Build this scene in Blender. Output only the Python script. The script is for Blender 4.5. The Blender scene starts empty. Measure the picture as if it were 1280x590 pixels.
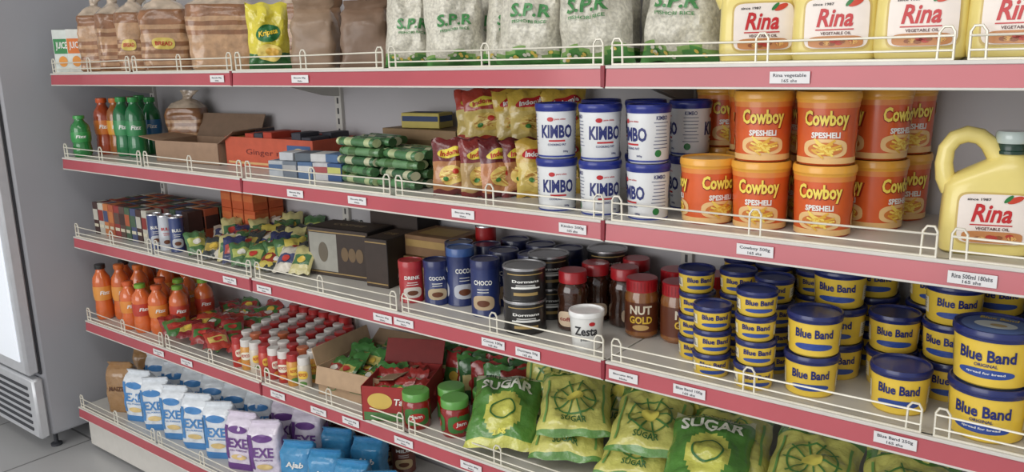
import bpy, bmesh, math, random
from math import sin, cos, pi, atan2, radians, sqrt
from mathutils import Matrix, Vector, noise
random.seed(7)
scene=bpy.context.scene
try: scene.view_settings.view_transform='Standard'
except Exception: pass
K=1.25   # world scale applied at the end
CAMZ=1.27
# ------------------------------------------------------------ materials
def lin(c):
    c=c/255.
    return c/12.92 if c<=.04045 else ((c+.055)/1.055)**2.4
MC={}
def mat(rgb,rough=.45,metal=0.,coat=0.,var=.06,vs=40,bump=0.,bs=200,trans=0.,name=None,emit=0.):
    key=(tuple(rgb),rough,metal,coat,var,vs,bump,bs,trans,emit)
    if key in MC: return MC[key]
    m=bpy.data.materials.new(name or "mat_%d_%d_%d"%tuple(rgb)); m.use_nodes=True
    nt=m.node_tree; b=nt.nodes['Principled BSDF']
    g=.3*rgb[0]+.59*rgb[1]+.11*rgb[2]; rgb2=[c*.92+g*.08 for c in rgb]
    col=[lin(c) for c in rgb2]
    b.inputs['Roughness'].default_value=rough; b.inputs['Metallic'].default_value=metal
    b.inputs['Coat Weight'].default_value=coat; b.inputs['Coat Roughness'].default_value=.12
    b.inputs['Transmission Weight'].default_value=trans
    b.inputs['Base Color'].default_value=(*col,1)
    if emit: b.inputs['Emission Color'].default_value=(*col,1); b.inputs['Emission Strength'].default_value=emit
    if var>0 or bump>0:
        tc=nt.nodes.new('ShaderNodeTexCoord'); nz=nt.nodes.new('ShaderNodeTexNoise')
        nz.inputs['Scale'].default_value=vs; nt.links.new(tc.outputs['Object'],nz.inputs['Vector'])
        mr=nt.nodes.new('ShaderNodeMapRange'); mr.inputs['To Min'].default_value=1-var; mr.inputs['To Max'].default_value=1+var
        mr.inputs['From Min'].default_value=.3; mr.inputs['From Max'].default_value=.7
        nt.links.new(nz.outputs['Fac'],mr.inputs['Value'])
        mx=nt.nodes.new('ShaderNodeVectorMath'); mx.operation='SCALE'; mx.inputs[0].default_value=col
        nt.links.new(mr.outputs[0],mx.inputs['Scale']); nt.links.new(mx.outputs[0],b.inputs['Base Color'])
        if bump>0:
            n2=nt.nodes.new('ShaderNodeTexNoise'); n2.inputs['Scale'].default_value=bs; n2.inputs['Detail'].default_value=3
            nt.links.new(tc.outputs['Object'],n2.inputs['Vector'])
            bp=nt.nodes.new('ShaderNodeBump'); bp.inputs['Strength'].default_value=bump; bp.inputs['Distance'].default_value=.006
            nt.links.new(n2.outputs['Fac'],bp.inputs['Height']); nt.links.new(bp.outputs[0],b.inputs['Normal'])
    MC[key]=m; return m
def pl(*rgb): return mat(rgb,.32,coat=.35,var=.04)            # hard plastic / lacquer
def film(*rgb): return mat(rgb,.25,coat=.7,var=.10,bump=.9,bs=45)  # crinkled film
def card(*rgb): return mat(rgb,.6,var=.07)
def ink(*rgb): return mat(rgb,.4,coat=.2,var=.03)
WHITE=pl(232,232,228); NAVY=ink(28,38,110); RED=ink(196,28,34); INKW=ink(238,238,232); GREEN=ink(30,120,50)
YEL=ink(244,205,40); BLK=ink(25,24,26)
# ------------------------------------------------------------ mesh builder
class MB:
    def __init__(s): s.v=[];s.f=[];s.mi=[];s.mats=[];s.T=Matrix.Identity(4)
    def idx(s,m):
        if m not in s.mats: s.mats.append(m)
        return s.mats.index(m)
    def add(s,V,F,m,ms=None):
        o=len(s.v); T=s.T
        for p in V: s.v.append(tuple(T@Vector(p)))
        for i,f in enumerate(F):
            s.f.append([k+o for k in f]); s.mi.append(s.idx(ms[i] if ms else m))
    def mesh(s,name,ang=38):
        me=bpy.data.meshes.new(name); me.from_pydata(s.v,[],s.f)
        for m in s.mats: me.materials.append(m)
        me.polygons.foreach_set('material_index',s.mi)
        bm=bmesh.new(); bm.from_mesh(me); bmesh.ops.recalc_face_normals(bm,faces=bm.faces); bm.to_mesh(me); bm.free()
        me.polygons.foreach_set('use_smooth',[True]*len(me.polygons))
        me.set_sharp_from_angle(angle=radians(ang)); me.update(); return me
def lathe(mb,prof,mats,n=36):
    V=[];F=[];M=[];rings=[]
    for r,z in prof:
        if r<1e-6: rings.append([len(V)]); V.append((0,0,z))
        else:
            rings.append(list(range(len(V),len(V)+n)))
            for i in range(n): a=2*pi*i/n; V.append((r*sin(a),-r*cos(a),z))
    for k in range(len(prof)-1):
        A,B=rings[k],rings[k+1]; m=mats[k] if isinstance(mats,list) else mats
        for i in range(n):
            j=(i+1)%n
            if len(A)==1 and len(B)==1: continue
            if len(A)==1: F.append([A[0],B[j],B[i]])
            elif len(B)==1: F.append([A[i],A[j],B[0]])
            else: F.append([A[i],A[j],B[j],B[i]])
            M.append(m)
    mb.add(V,F,None,M)
def cbox(mb,x0,x1,y0,y1,z0,z1,m,b=.0012):
    c=((x0+x1)/2,(y0+y1)/2,(z0+z1)/2); h=((x1-x0)/2,(y1-y0)/2,(z1-z0)/2); b=min(b,min(h)*.4)
    V=[];I={}
    for sx in(-1,1):
        for sy in(-1,1):
            for sz in(-1,1):
                s=(sx,sy,sz)
                for a in range(3):
                    I[(s,a)]=len(V); V.append(tuple(c[k]+s[k]*(h[k] if k==a else h[k]-b) for k in range(3)))
    F=[]
    for a in range(3):
        o=[k for k in range(3) if k!=a]
        for sg in(-1,1):
            q=[]
            for p,r in((-1,-1),(1,-1),(1,1),(-1,1)):
                s=[0,0,0]; s[a]=sg; s[o[0]]=p; s[o[1]]=r; q.append(I[(tuple(s),a)])
            F.append(q)
        for p in(-1,1):
            for r in(-1,1):
                s0=[0,0,0]; s1=[0,0,0]; s0[a]=-1; s1[a]=1
                for s in(s0,s1): s[o[0]]=p; s[o[1]]=r
                s0=tuple(s0);s1=tuple(s1)
                F.append([I[(s0,o[0])],I[(s1,o[0])],I[(s1,o[1])],I[(s0,o[1])]])
    for sx in(-1,1):
        for sy in(-1,1):
            for sz in(-1,1):
                s=(sx,sy,sz); F.append([I[(s,0)],I[(s,1)],I[(s,2)]])
    if isinstance(m,dict):
        base=m['*']; M=[base]*len(F)
        names=['x-','x+','y-','y+','z-','z+']; pos=[0,1,6,7,12,13]
        for nme,p in zip(names,pos):
            if nme in m: M[p]=m[nme]
        mb.add(V,F,None,M)
    else: mb.add(V,F,m)
def tube(mb,pts,r,m,n=6,closed=False):
    P=[Vector(p) for p in pts]; V=[];F=[]; N=len(P); up=Vector((0.03,1,.02)).normalized()
    for i,p in enumerate(P):
        a=P[(i-1)%N] if (closed or i>0) else p; b=P[(i+1)%N] if (closed or i<N-1) else p
        t=(b-a).normalized(); s=t.cross(up)
        if s.length<.05: s=t.cross(Vector((1,0,0)))
        s.normalize(); q=s.cross(t)
        rr=r[i] if isinstance(r,(list,tuple)) else r
        for k in range(n):
            an=2*pi*k/n; V.append(tuple(p+s*(rr*cos(an))+q*(rr*sin(an))))
    for i in range(N if closed else N-1):
        j=(i+1)%N
        for k in range(n):
            l=(k+1)%n; F.append([i*n+k,i*n+l,j*n+l,j*n+k])
    if not closed: F.append(list(range(n))); F.append(list(range((N-1)*n,N*n)))
    mb.add(V,F,m)
# 2-D shapes ---------------------------------------------------
TC={}
def text(s,w,h,bold=.02,shear=0.,step=.012):
    key=(s,w,h,bold,shear,step)
    if key in TC: return TC[key]
    cu=bpy.data.curves.new("t",'FONT'); cu.body=s; cu.size=1; cu.offset=bold; cu.shear=shear; cu.resolution_u=2
    ob=bpy.data.objects.new("t",cu); scene.collection.objects.link(ob)
    dg=bpy.context.evaluated_depsgraph_get(); me=bpy.data.meshes.new_from_object(ob.evaluated_get(dg))
    bm=bmesh.new(); bm.from_mesh(me)
    xs=[v.co.x for v in bm.verts]; ys=[v.co.y for v in bm.verts]
    x0,x1,y0,y1=min(xs),max(xs),min(ys),max(ys)
    for v in bm.verts: v.co=Vector(((v.co.x-(x0+x1)/2)/(x1-x0)*w,(v.co.y-(y0+y1)/2)/(y1-y0)*h,0))
    if step:
        k=-int(w/2/step)
        while k*step<w/2:
            bmesh.ops.bisect_plane(bm,geom=bm.verts[:]+bm.edges[:]+bm.faces[:],plane_co=(k*step,0,0),plane_no=(1,0,0)); k+=1
        k=-int(h/2/step)
        while k*step<h/2:
            bmesh.ops.bisect_plane(bm,geom=bm.verts[:]+bm.edges[:]+bm.faces[:],plane_co=(0,k*step,0),plane_no=(0,1,0)); k+=1
    bm.verts.index_update()
    R=([(v.co.x,v.co.y) for v in bm.verts],[[v.index for v in f.verts] for f in bm.faces])
    bm.free(); bpy.data.objects.remove(ob); bpy.data.curves.remove(cu); bpy.data.meshes.remove(me)
    TC[key]=R; return R
def rect(w,h,nx=8,ny=3):
    V=[(-w/2+w*i/nx,-h/2+h*j/ny) for j in range(ny+1) for i in range(nx+1)]
    F=[[j*(nx+1)+i,j*(nx+1)+i+1,(j+1)*(nx+1)+i+1,(j+1)*(nx+1)+i] for j in range(ny) for i in range(nx)]
    return V,F
def ell(rx,ry,e=2.,n=28,rings=4):
    V=[(0,0)];F=[]
    for k in range(1,rings+1):
        for i in range(n):
            a=2*pi*i/n; c,s=cos(a),sin(a)
            V.append((rx*k/rings*math.copysign(abs(c)**(2/e),c),ry*k/rings*math.copysign(abs(s)**(2/e),s)))
    for i in range(n):
        j=(i+1)%n; F.append([0,1+i,1+j])
        for k in range(rings-1): a=1+k*n; b=a+n; F.append([a+i,a+j,b+j,b+i])
    return V,F
def ring2(rx,ry,t,n=32):
    V=[]
    for i in range(n):
        a=2*pi*i/n; V.append((rx*cos(a),ry*sin(a))); V.append(((rx-t)*cos(a),(ry-t)*sin(a)))
    return V,[[2*i,2*((i+1)%n),2*((i+1)%n)+1,2*i+1] for i in range(n)]
def decal(mb,sh,fn,m,cx=0,cy=0,rot=0):
    c,s=cos(rot),sin(rot)
    mb.add([fn(x*c-y*s+cx,x*s+y*c+cy) for x,y in sh[0]],sh[1],m)
def cyl(rf,off,a0=0.):
    def f(x,y):
        r=(rf(y) if callable(rf) else rf)+off; a=a0+x/r
        return (r*sin(a),-r*cos(a),y)
    return f
def flat(y,off=.0006): return lambda a,b:(a,y-off,b)
def lines(mb,fn,m,cx,cy,w,n,gap,h=.0012,rnd=1):
    for i in range(n):
        ww=w*(random.uniform(.7,1) if rnd else 1); decal(mb,rect(ww,h,4,1),fn,m,cx,cy-i*gap)
# pillow bag ---------------------------------------------------
def pillow(mb,w,h,t,matf,nx=14,ny=18,seed=0,wr=.003,seal=.06,waist=.05,sag=0.):
    def ev(u,v):
        vv=min(1,abs(v)/(1-seal)); uu=min(1,abs(u)/.97)
        return max(0,(1-uu**2.4))**.55*max(0,(1-vv**3.2))**.6
    def S(u,v,side=-1,off=0):
        e=ev(u,v); zz=h/2*(1+v)
        n1=noise.noise(Vector((u*2.2+seed*7.1,v*2.6,side*3.+seed)))
        n2=noise.noise(Vector((u*5+seed*3.3,v*6,side*5.-seed)))
        edge=noise.noise(Vector((u*2+seed,v*2,9.)))*wr*1.6
        sg=sag*(1-v)*.5
        y=side*(t/2*e*(1+sg)+off)+edge+side*e*(n1*wr*2.2+n2*wr)
        x=u*w/2*(1-waist*cos(v*pi/2)+.02*sin(9*v+seed))
        return (x,y,zz+.003*sin(7*u+seed)*abs(v))
    V=[];F=[];M=[]
    for side in(-1,1):
        o=len(V)
        for j in range(ny+1):
            for i in range(nx+1):
                V.append(S(-1+2*i/nx,-1+2*j/ny,side))
        for j in range(ny):
            for i in range(nx):
                a=o+j*(nx+1)+i; F.append([a,a+1,a+nx+2,a+nx+1])
                M.append(matf(-1+2*(i+.5)/nx,-1+2*(j+.5)/ny,side) if callable(matf) else matf)
    mb.add(V,F,None,M)
    def dm(off=.0015,side=-1):
        return lambda x,y: S(max(-.98,min(.98,x/(w/2)*side*-1)),max(-.98,min(.98,y/(h/2)-1)),side,off)
    return dm
# loft -----------------------------------------------------------
def loft(mb,secs,matf,n=40,nz=0.,seed=0,nf=30.):
    # secs: (z,w,d,cx,cy,e)
    V=[];F=[];M=[]
    def wob(x,y,z):
        if not nz: return (x,y,z)
        k=noise.noise(Vector((x*nf+seed*5,y*nf,z*nf)))*nz; k2=noise.noise(Vector((x*nf*2.5+seed*5,y*nf*2.5+4,z*nf*2.5)))*nz*.5
        l=sqrt(x*x+y*y)+1e-6
        return (x+x/l*(k+k2),y+y/l*(k+k2),z+k*.3)
    for (z,w,d,cx,cy,e) in secs:
        for i in range(n):
            a=2*pi*(i+.5)/n; c,s=cos(a),sin(a)
            V.append(wob(cx+w/2*math.copysign(abs(c)**(2/e),c),cy+d/2*math.copysign(abs(s)**(2/e),s),z))
    for k in range(len(secs)-1):
        for i in range(n):
            j=(i+1)%n; F.append([k*n+i,k*n+j,(k+1)*n+j,(k+1)*n+i]); M.append(matf((secs[k][0]+secs[k+1][0])/2) if callable(matf) else matf)
    m0=matf(secs[0][0]) if callable(matf) else matf; m1=matf(secs[-1][0]) if callable(matf) else matf
    F.append(list(range(n))[::-1]);M.append(m0); F.append([(len(secs)-1)*n+i for i in range(n)]);M.append(m1)
    mb.add(V,F,None,M)
    def front(off=.001):
        def f(x,z):
            z=max(secs[0][0],min(secs[-1][0],z))
            for k in range(len(secs)-1):
                if secs[k][0]<=z<=secs[k+1][0]: break
            A,B=secs[k],secs[k+1]; t=(z-A[0])/max(1e-9,B[0]-A[0]); q=[A[i]+(B[i]-A[i])*t for i in range(6)]
            u=min(.995,abs((x-q[3])/(q[1]/2))); y=q[4]-q[2]/2*(1-u**q[5])**(1/q[5])
            X,Y,Z=wob(x,y,z); return (X,Y-off,Z)
        return f
    return front
def densify(secs,k=4):
    out=[]
    for a,b in zip(secs[:-1],secs[1:]):
        for i in range(k): out.append(tuple(a[j]+(b[j]-a[j])*i/k for j in range(6)))
    out.append(secs[-1]); return out
# objects ------------------------------------------------------
TOP=[]; CACHE={}
def put(name,fn,loc,rz=0.,rx=0.,ry=0.,sc=1.,key=None,ang=38):
    if key and key in CACHE: me=CACHE[key]
    else:
        mb=MB(); fn(mb); me=mb.mesh(name,ang)
        if key: CACHE[key]=me
    o=bpy.data.objects.new(name,me); scene.collection.objects.link(o)
    o.rotation_mode='XYZ'
    o.matrix_world=Matrix.Translation(loc)@Matrix.Rotation(rz,4,'Z')@Matrix.Rotation(rx,4,'X')@Matrix.Rotation(ry,4,'Y')@Matrix.Scale(sc,4)
    TOP.append(o); return o
def face(x,y,d=0.): return atan2(-x,y)+d
def TR(x,y,z,rz=0,rx=0,ry=0,s=1): return Matrix.Translation((x,y,z))@Matrix.Rotation(rz,4,'Z')@Matrix.Rotation(rx,4,'X')@Matrix.Rotation(ry,4,'Y')@Matrix.Scale(s,4)
def group(name,items,ang=38):
    mb=MB()
    for fn,T in items: mb.T=T; fn(mb)
    me=mb.mesh(name,ang); o=bpy.data.objects.new(name,me); scene.collection.objects.link(o); TOP.append(o); return o
# ------------------------------------------------------------ shelving unit
BX=[-2.725,-1.771,-.726,.32]
TZ=[CAMZ-.0385,CAMZ-.300,CAMZ-.556,CAMZ-.840,CAMZ-1.125]
SZ={i+1:TZ[i]+.018 for i in range(5)}
shelf_m=mat((200,197,190),.38,var=.04,vs=8,name="shelf_enamel"); shelf_w=mat((212,208,200),.35,var=.03,name="lip_white")
strip=mat((186,74,84),.35,coat=.5,var=.07,vs=6,name="price_strip_red"); wire=mat((232,227,210),.3,metal=.1,coat=.4,var=.03,name="wire_white")
backm=mat((188,185,188),.5,var=.03,vs=5,name="back_panel"); dark=mat((60,60,64),.6)
unit=bpy.data.objects.new("supermarket_shelving_unit",None); scene.collection.objects.link(unit); TOP.append(unit)
def part(name,fn,ang=38):
    mb=MB(); fn(mb); o=bpy.data.objects.new(name,mb.mesh(name,ang)); scene.collection.objects.link(o); o.parent=unit; return o
def shelves(mb):
    for i in range(3):
        a,b=BX[i]+.002,BX[i+1]-.002
        for k,z in enumerate(TZ):
            yf=1.2 if k<4 else 1.14
            cbox(mb,a,b,yf+.006,1.528,z+.008,z+.018,shelf_m)
            cbox(mb,a,b,yf+.004,yf+.012,z-.018,z+.018,shelf_w)
            cbox(mb,a,b,1.51,1.528,z-.012,z+.01,shelf_m)
            cbox(mb,a,b,yf-.001,yf+.006,z+.0130,z+.0185,shelf_w,.0008)
            cbox(mb,a,b,yf-.002,yf+.006,z-.0195,z-.0160,shelf_w,.0008)
            if k<4:
                for x in (a+.004,b-.006):
                    V=[(x,yf+.03,z+.008),(x,1.53,z+.008),(x,1.53,z-.06),(x,1.48,z-.055),(x+.002,yf+.03,z+.008),(x+.002,1.53,z+.008),(x+.002,1.53,z-.06),(x+.002,1.48,z-.055)]
                    mb.add(V,[[0,1,2,3],[4,5,6,7],[0,3,7,4],[3,2,6,7],[1,5,6,2]],shelf_m)
        cbox(mb,a,b,1.165,1.175,.02,TZ[4]-.018,shelf_w)
part("shelf_boards",shelves)
def strips(mb):
    for i in range(3):
        for k,z in enumerate(TZ):
            yf=1.2 if k<4 else 1.14
            a,b=BX[i]+.003,BX[i+1]-.003
            V=[(a,yf+.001,z+.0130),(b,yf+.001,z+.0130),(a,yf-.0015,z-.0160),(b,yf-.0015,z-.0160),(a,yf+.006,z+.0130),(b,yf+.006,z+.0130),(a,yf+.006,z-.0160),(b,yf+.006,z-.0160)]
            mb.add(V,[[0,1,3,2],[4,5,7,6],[0,4,6,2],[1,5,7,3]],strip)
            cbox(mb,b-.004,b+.004,yf-.002,yf+.004,z-.018,z+.018,mat((140,34,48),.4),.0006)
part("price_strips",strips)
def panels(mb):
    cbox(mb,-2.73,.33,1.535,1.55,.0,1.75,backm)
    for x in BX:
        cbox(mb,x-.013,x+.013,1.524,1.537,0,1.75,shelf_m)
        for k in range(58): cbox(mb,x-.003,x+.003,1.5232,1.5245,.06+k*.028,.076+k*.028,dark,.0002)
    for z in (.42,.70,.96,1.2): cbox(mb,-2.73,.33,1.533,1.536,z,z+.0015,dark,.0002)
part("back_panels",panels)
def fences(mb):
    for i in range(3):
        L=BX[i+1]-BX[i]
        for k,z in enumerate(TZ):
            y=(1.2 if k<4 else 1.14)+.006; zt=z+.018
            for s in range(2):
                a=BX[i]+.012+s*L/2; b=a+L/2-.018
                r=.0017
                zt1=zt+.032; zt0=zt+.013
                q=.0012*sin(5*a+k)
                tube(mb,[(a,y,zt),(a,y,zt1+.004),(a+.004,y,zt1+.011),(a+.013,y,zt1+.011),(a+.018,y,zt1+.004),(a+.019,y,zt)],r*1.15,wire)
                tube(mb,[(b,y,zt),(b,y,zt1+.004),(b-.004,y,zt1+.011),(b-.013,y,zt1+.011),(b-.018,y,zt1+.004),(b-.019,y,zt)],r*1.15,wire)
                m=(a+b)/2
                tube(mb,[(m-.009,y,zt),(m-.009,y,zt1+.004),(m-.004,y,zt1+.011),(m+.004,y,zt1+.011),(m+.009,y,zt1+.004),(m+.009,y,zt)],r*1.15,wire)
                tube(mb,[(a,y-.001,zt1+q),(m,y-.0015,zt1-.001),(b,y-.001,zt1-q)],r,wire); tube(mb,[(a,y-.001,zt0),(b,y-.001,zt0)],r*.9,wire)
                tube(mb,[(a,y,zt+.0015),(b,y,zt+.0015)],r*1.1,wire)
part("wire_fences",fences,60)
tagm=mat((226,224,224),.4,var=.02); tagink=ink(70,70,80)
def tags(mb):
    D={0:[(-1.512,""),(-.416,"Rina vegetable"),(-1.83,"")],1:[(-1.562,""),(-1.35,""),(-1.046,""),(-.79,"Kimbo 500g"),(-.457,"Cowboy 500g"),(-.162,"Rina 500ml 180shs")],
       2:[(-1.863,""),(-1.717,""),(-1.292,""),(-1.227,""),(-.98,"Cocoa 100g"),(-.895,"Dormans 50g"),(-.686,""),(-.56,"Blue Band 100g"),(-.239,"Blue Band 250g")],
       3:[(-2.12,""),(-2.27,""),(-1.70,""),(-1.54,""),(-1.423,""),(-1.248,""),(-1.05,"")]}
    for k,L in D.items():
        z=TZ[k]-.001
        for x,t in L:
            dz=random.uniform(-.002,.002)
            cbox(mb,x-.029,x+.029,1.1965,1.1975,z+dz-.0085,z+dz+.0085,tagm,.0003)
            f=lambda a,b,x=x,zz=z+dz:(x+a,1.1962,zz+b)
            if t:
                decal(mb,text(t,.048,.0062,step=0),f,tagink,0,.0025); decal(mb,text("165 shs",.022,.0045,step=0),f,tagink,0,-.0045)
            else:
                decal(mb,text("Biscuits 80g",.04,.0045,step=0),f,tagink,0,.002); decal(mb,text("50shs",.016,.0035,step=0),f,tagink,0,-.0045)
part("price_labels",tags)
# ------------------------------------------------------------ room
def simple(name,fn):
    return put(name,fn,(0,0,0))
def floor_mat():
    m=bpy.data.materials.new("floor_tiles"); m.use_nodes=True; nt=m.node_tree; b=nt.nodes['Principled BSDF']
    tc=nt.nodes.new('ShaderNodeTexCoord'); br=nt.nodes.new('ShaderNodeTexBrick'); br.offset=0
    br.inputs['Scale'].default_value=1; br.inputs['Brick Width'].default_value=.4; br.inputs['Row Height'].default_value=.4; br.inputs['Mortar Size'].default_value=.004
    br.inputs['Color1'].default_value=(.46,.46,.46,1); br.inputs['Color2'].default_value=(.52,.52,.52,1); br.inputs['Mortar'].default_value=(.2,.2,.2,1)
    nt.links.new(tc.outputs['Object'],br.inputs['Vector']); nt.links.new(br.outputs['Color'],b.inputs['Base Color']); b.inputs['Roughness'].default_value=.3
    return m
simple("floor",lambda mb:cbox(mb,-4.2,2.5,-3,1.75,-.06,0,floor_mat()))
simple("wall_back",lambda mb:cbox(mb,-4.2,2.5,1.75,1.85,0,2.4,mat((205,206,208),.8,var=.02)))
simple("wall_left",lambda mb:cbox(mb,-4.3,-4.2,-3,1.85,0,2.4,mat((205,206,208),.8,var=.02)))
simple("ceiling",lambda mb:cbox(mb,-4.3,2.5,-3,1.85,2.4,2.46,mat((225,225,222),.8,var=.02)))
# fridge
fr_side=mat((170,171,177),.4,var=.03,vs=3); fr_frame=mat((204,206,210),.3,metal=.2,var=.03); fr_glass_glare=mat((236,242,250),.1,coat=1,var=0,emit=.45); fr_dark=mat((58,60,66),.5)  # door glass glows by emission to stand in for reflected daylight glare
def fridge(mb):
    cbox(mb,-3.42,-2.80,1.075,1.66,.06,1.95,fr_side,.012)
    cbox(mb,-3.42,-2.80,1.04,1.075,.06,.27,fr_frame,.008)
    for k in range(7): cbox(mb,-3.38,-2.84,1.036,1.042,.085+k*.024,.095+k*.024,fr_dark,.001)
    cbox(mb,-3.42,-2.802,1.03,1.072,.285,1.93,fr_frame,.01)
    cbox(mb,-3.38,-2.838,1.026,1.032,.33,1.89,fr_glass_glare,.003)
    cbox(mb,-3.41,-2.806,1.07,1.078,.28,1.93,fr_dark,.002)
    tube(mb,[(-2.885,1.028,1.02),(-2.885,1.0,1.03),(-2.885,.995,1.1),(-2.885,.995,1.2),(-2.885,1.0,1.27),(-2.885,1.028,1.28)],.009,fr_dark,8)
    for x in(-3.36,-2.86):
        for y in(1.11,1.6): 
            lathe_at(mb,x,y,[(0,0),(.018,0),(.018,.008),(.007,.012),(.007,.07)],fr_dark)
def lathe_at(mb,x,y,prof,m,z=0,n=16):
    T=mb.T.copy(); mb.T=T@Matrix.Translation((x,y,z)); lathe(mb,prof,m,n); mb.T=T
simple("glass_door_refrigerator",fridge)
# ------------------------------------------------------------ product builders
def bucket(mb,r,h,body,lid,deco,lidtop=None,n=40,zf=.87):
    rb,rt,zl=r*.88,r*.95,h*zf
    lathe(mb,[(0,.002),(rb*.9,.002),(rb*.93,0),(rb,.003),(rt,zl)],body,n)
    lt=lidtop or lid
    lathe(mb,[(rt-.0005,zl-.004),(r*.97,zl-.004),(r*.98,zl),(r,zl+.001),(r,h-.004),(r-.0015,h),(r-.004,h),(r-.0055,h-.003),(0,h-.003)],[lid]*7+[lt],n)
    deco(mb,lambda z:rb+(rt-rb)*z/zl,r,h)
def kimbo(mb,r=.0385,h=.098):
    def d(mb,rf,r,h):
        for a in(0,pi):
            f=cyl(rf,.0005,a)
            decal(mb,text("KIMBO",.060,.024,.035),f,NAVY,0,h*.5)
            decal(mb,rect(.03,.003),f,RED,0,h*.33); decal(mb,text("COOKING FAT",.034,.004,.02),f,NAVY,0,h*.26)
            decal(mb,ell(.006,.004),f,RED,-.012,h*.72); decal(mb,text("pure white",.02,.004,.02),f,RED,.006,h*.72)
            decal(mb,text("500g",.01,.004),f,NAVY,.016,h*.13)
        for a in(pi/2,-pi/2):
            f=cyl(rf,.0005,a); lines(mb,f,ink(90,100,130),0,h*.7,.03,8,.006); decal(mb,ell(.006,.006),f,GREEN,-.006,h*.18); decal(mb,text("KIMBO",.022,.007),f,NAVY,0,h*.78)
        lathe(mb,[(rf(.003)+.0004,.003),(rf(.006)+.0004,.006)],pl(40,60,150),40)
    bucket(mb,r,h,mat((228,230,231),.3,coat=.4,var=.02),pl(30,46,140),d,pl(46,66,150),zf=.90)
OR=pl(226,92,34)
def cowboy(mb,r=.047,h=.109):
    def d(mb,rf,r,h):
        lathe(mb,[(rf(.0)+.0005,.003),(rf(.012)+.0005,.012)],mat((238,190,120),.35,coat=.3),40)
        lathe(mb,[(rf(h*.78)+.0005,h*.78),(rf(h*.86)+.0005,h*.86)],pl(232,136,56),40)
        for a in(0,2*pi/3,-2*pi/3):
            f=cyl(rf,.0008,a); f2=cyl(rf,.0013,a); f3=cyl(rf,.0018,a)
            decal(mb,ell(.033,.014,3),f,ink(240,196,130),0,.026); decal(mb,ell(.026,.010),f2,ink(214,120,50),0,.025)
            for i in range(14): decal(mb,rect(.022,.003,3,1),f3,ink(248,216,90) if i%2 else ink(232,176,50),random.uniform(-.014,.014),.018+i*.0012,random.uniform(-.7,.7))
            decal(mb,text("Cowboy",.069,.030,.065),f,ink(160,34,20),.001,h*.62-.001)
            decal(mb,text("Cowboy",.067,.029,.035),f3,ink(250,222,84),0,h*.62)
            decal(mb,text("SPESHELI",.042,.009,.04),f2,INKW,0,h*.42)
    bucket(mb,r,h,OR,pl(238,168,54),d,pl(240,200,134),zf=.89)
def blueband(mb,r,h,big=False):
    yb=pl(240,202,62)
    def d(mb,rf,r,h):
        for a in(0,pi):
            f=cyl(rf,.0005,a); f2=cyl(rf,.001,a)
            s=r/.043; hs=h/.067
            decal(mb,ell(.030*s,.0055*hs,2.4),f,ink(44,76,160),0,h*.26)
            decal(mb,text("Blue Band",.060*s,.0145*hs,.03),f2,ink(24,38,118),0,h*.58)
            if big: decal(mb,text("spread for bread",.04*s,.0035*hs),f2,INKW,0,h*.265); decal(mb,text("ORIGINAL",.024*s,.004*hs,.02),f2,ink(24,38,118),0,h*.41)
        for a in(pi/2,-pi/2):
            f=cyl(rf,.0005,a); decal(mb,rect(.03,h*.4),f,ink(235,225,190),0,h*.42); lines(mb,cyl(rf,.001,a),ink(60,70,120),0,h*.56,.024,5,h*.06)
    bucket(mb,r,h,yb,pl(28,40,106),d,pl(36,54,128),36,zf=.88)
    if big:
        fl=lambda x,y:(x,y,h-.0024)
        decal(mb,ell(r*.8,r*.8),fl,ink(90,116,176)); fl=lambda x,y:(x,y,h-.0019)
        decal(mb,ell(r*.5,r*.32),fl,ink(225,230,225),0,-.002); decal(mb,ell(r*.2,r*.12),lambda x,y:(x,y,h-.0015),ink(200,170,110),.004,-.004); decal(mb,text("Blue Band",r*.9,r*.2),lambda x,y:(x,y,h-.0014),YEL,0,r*.5)
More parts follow.
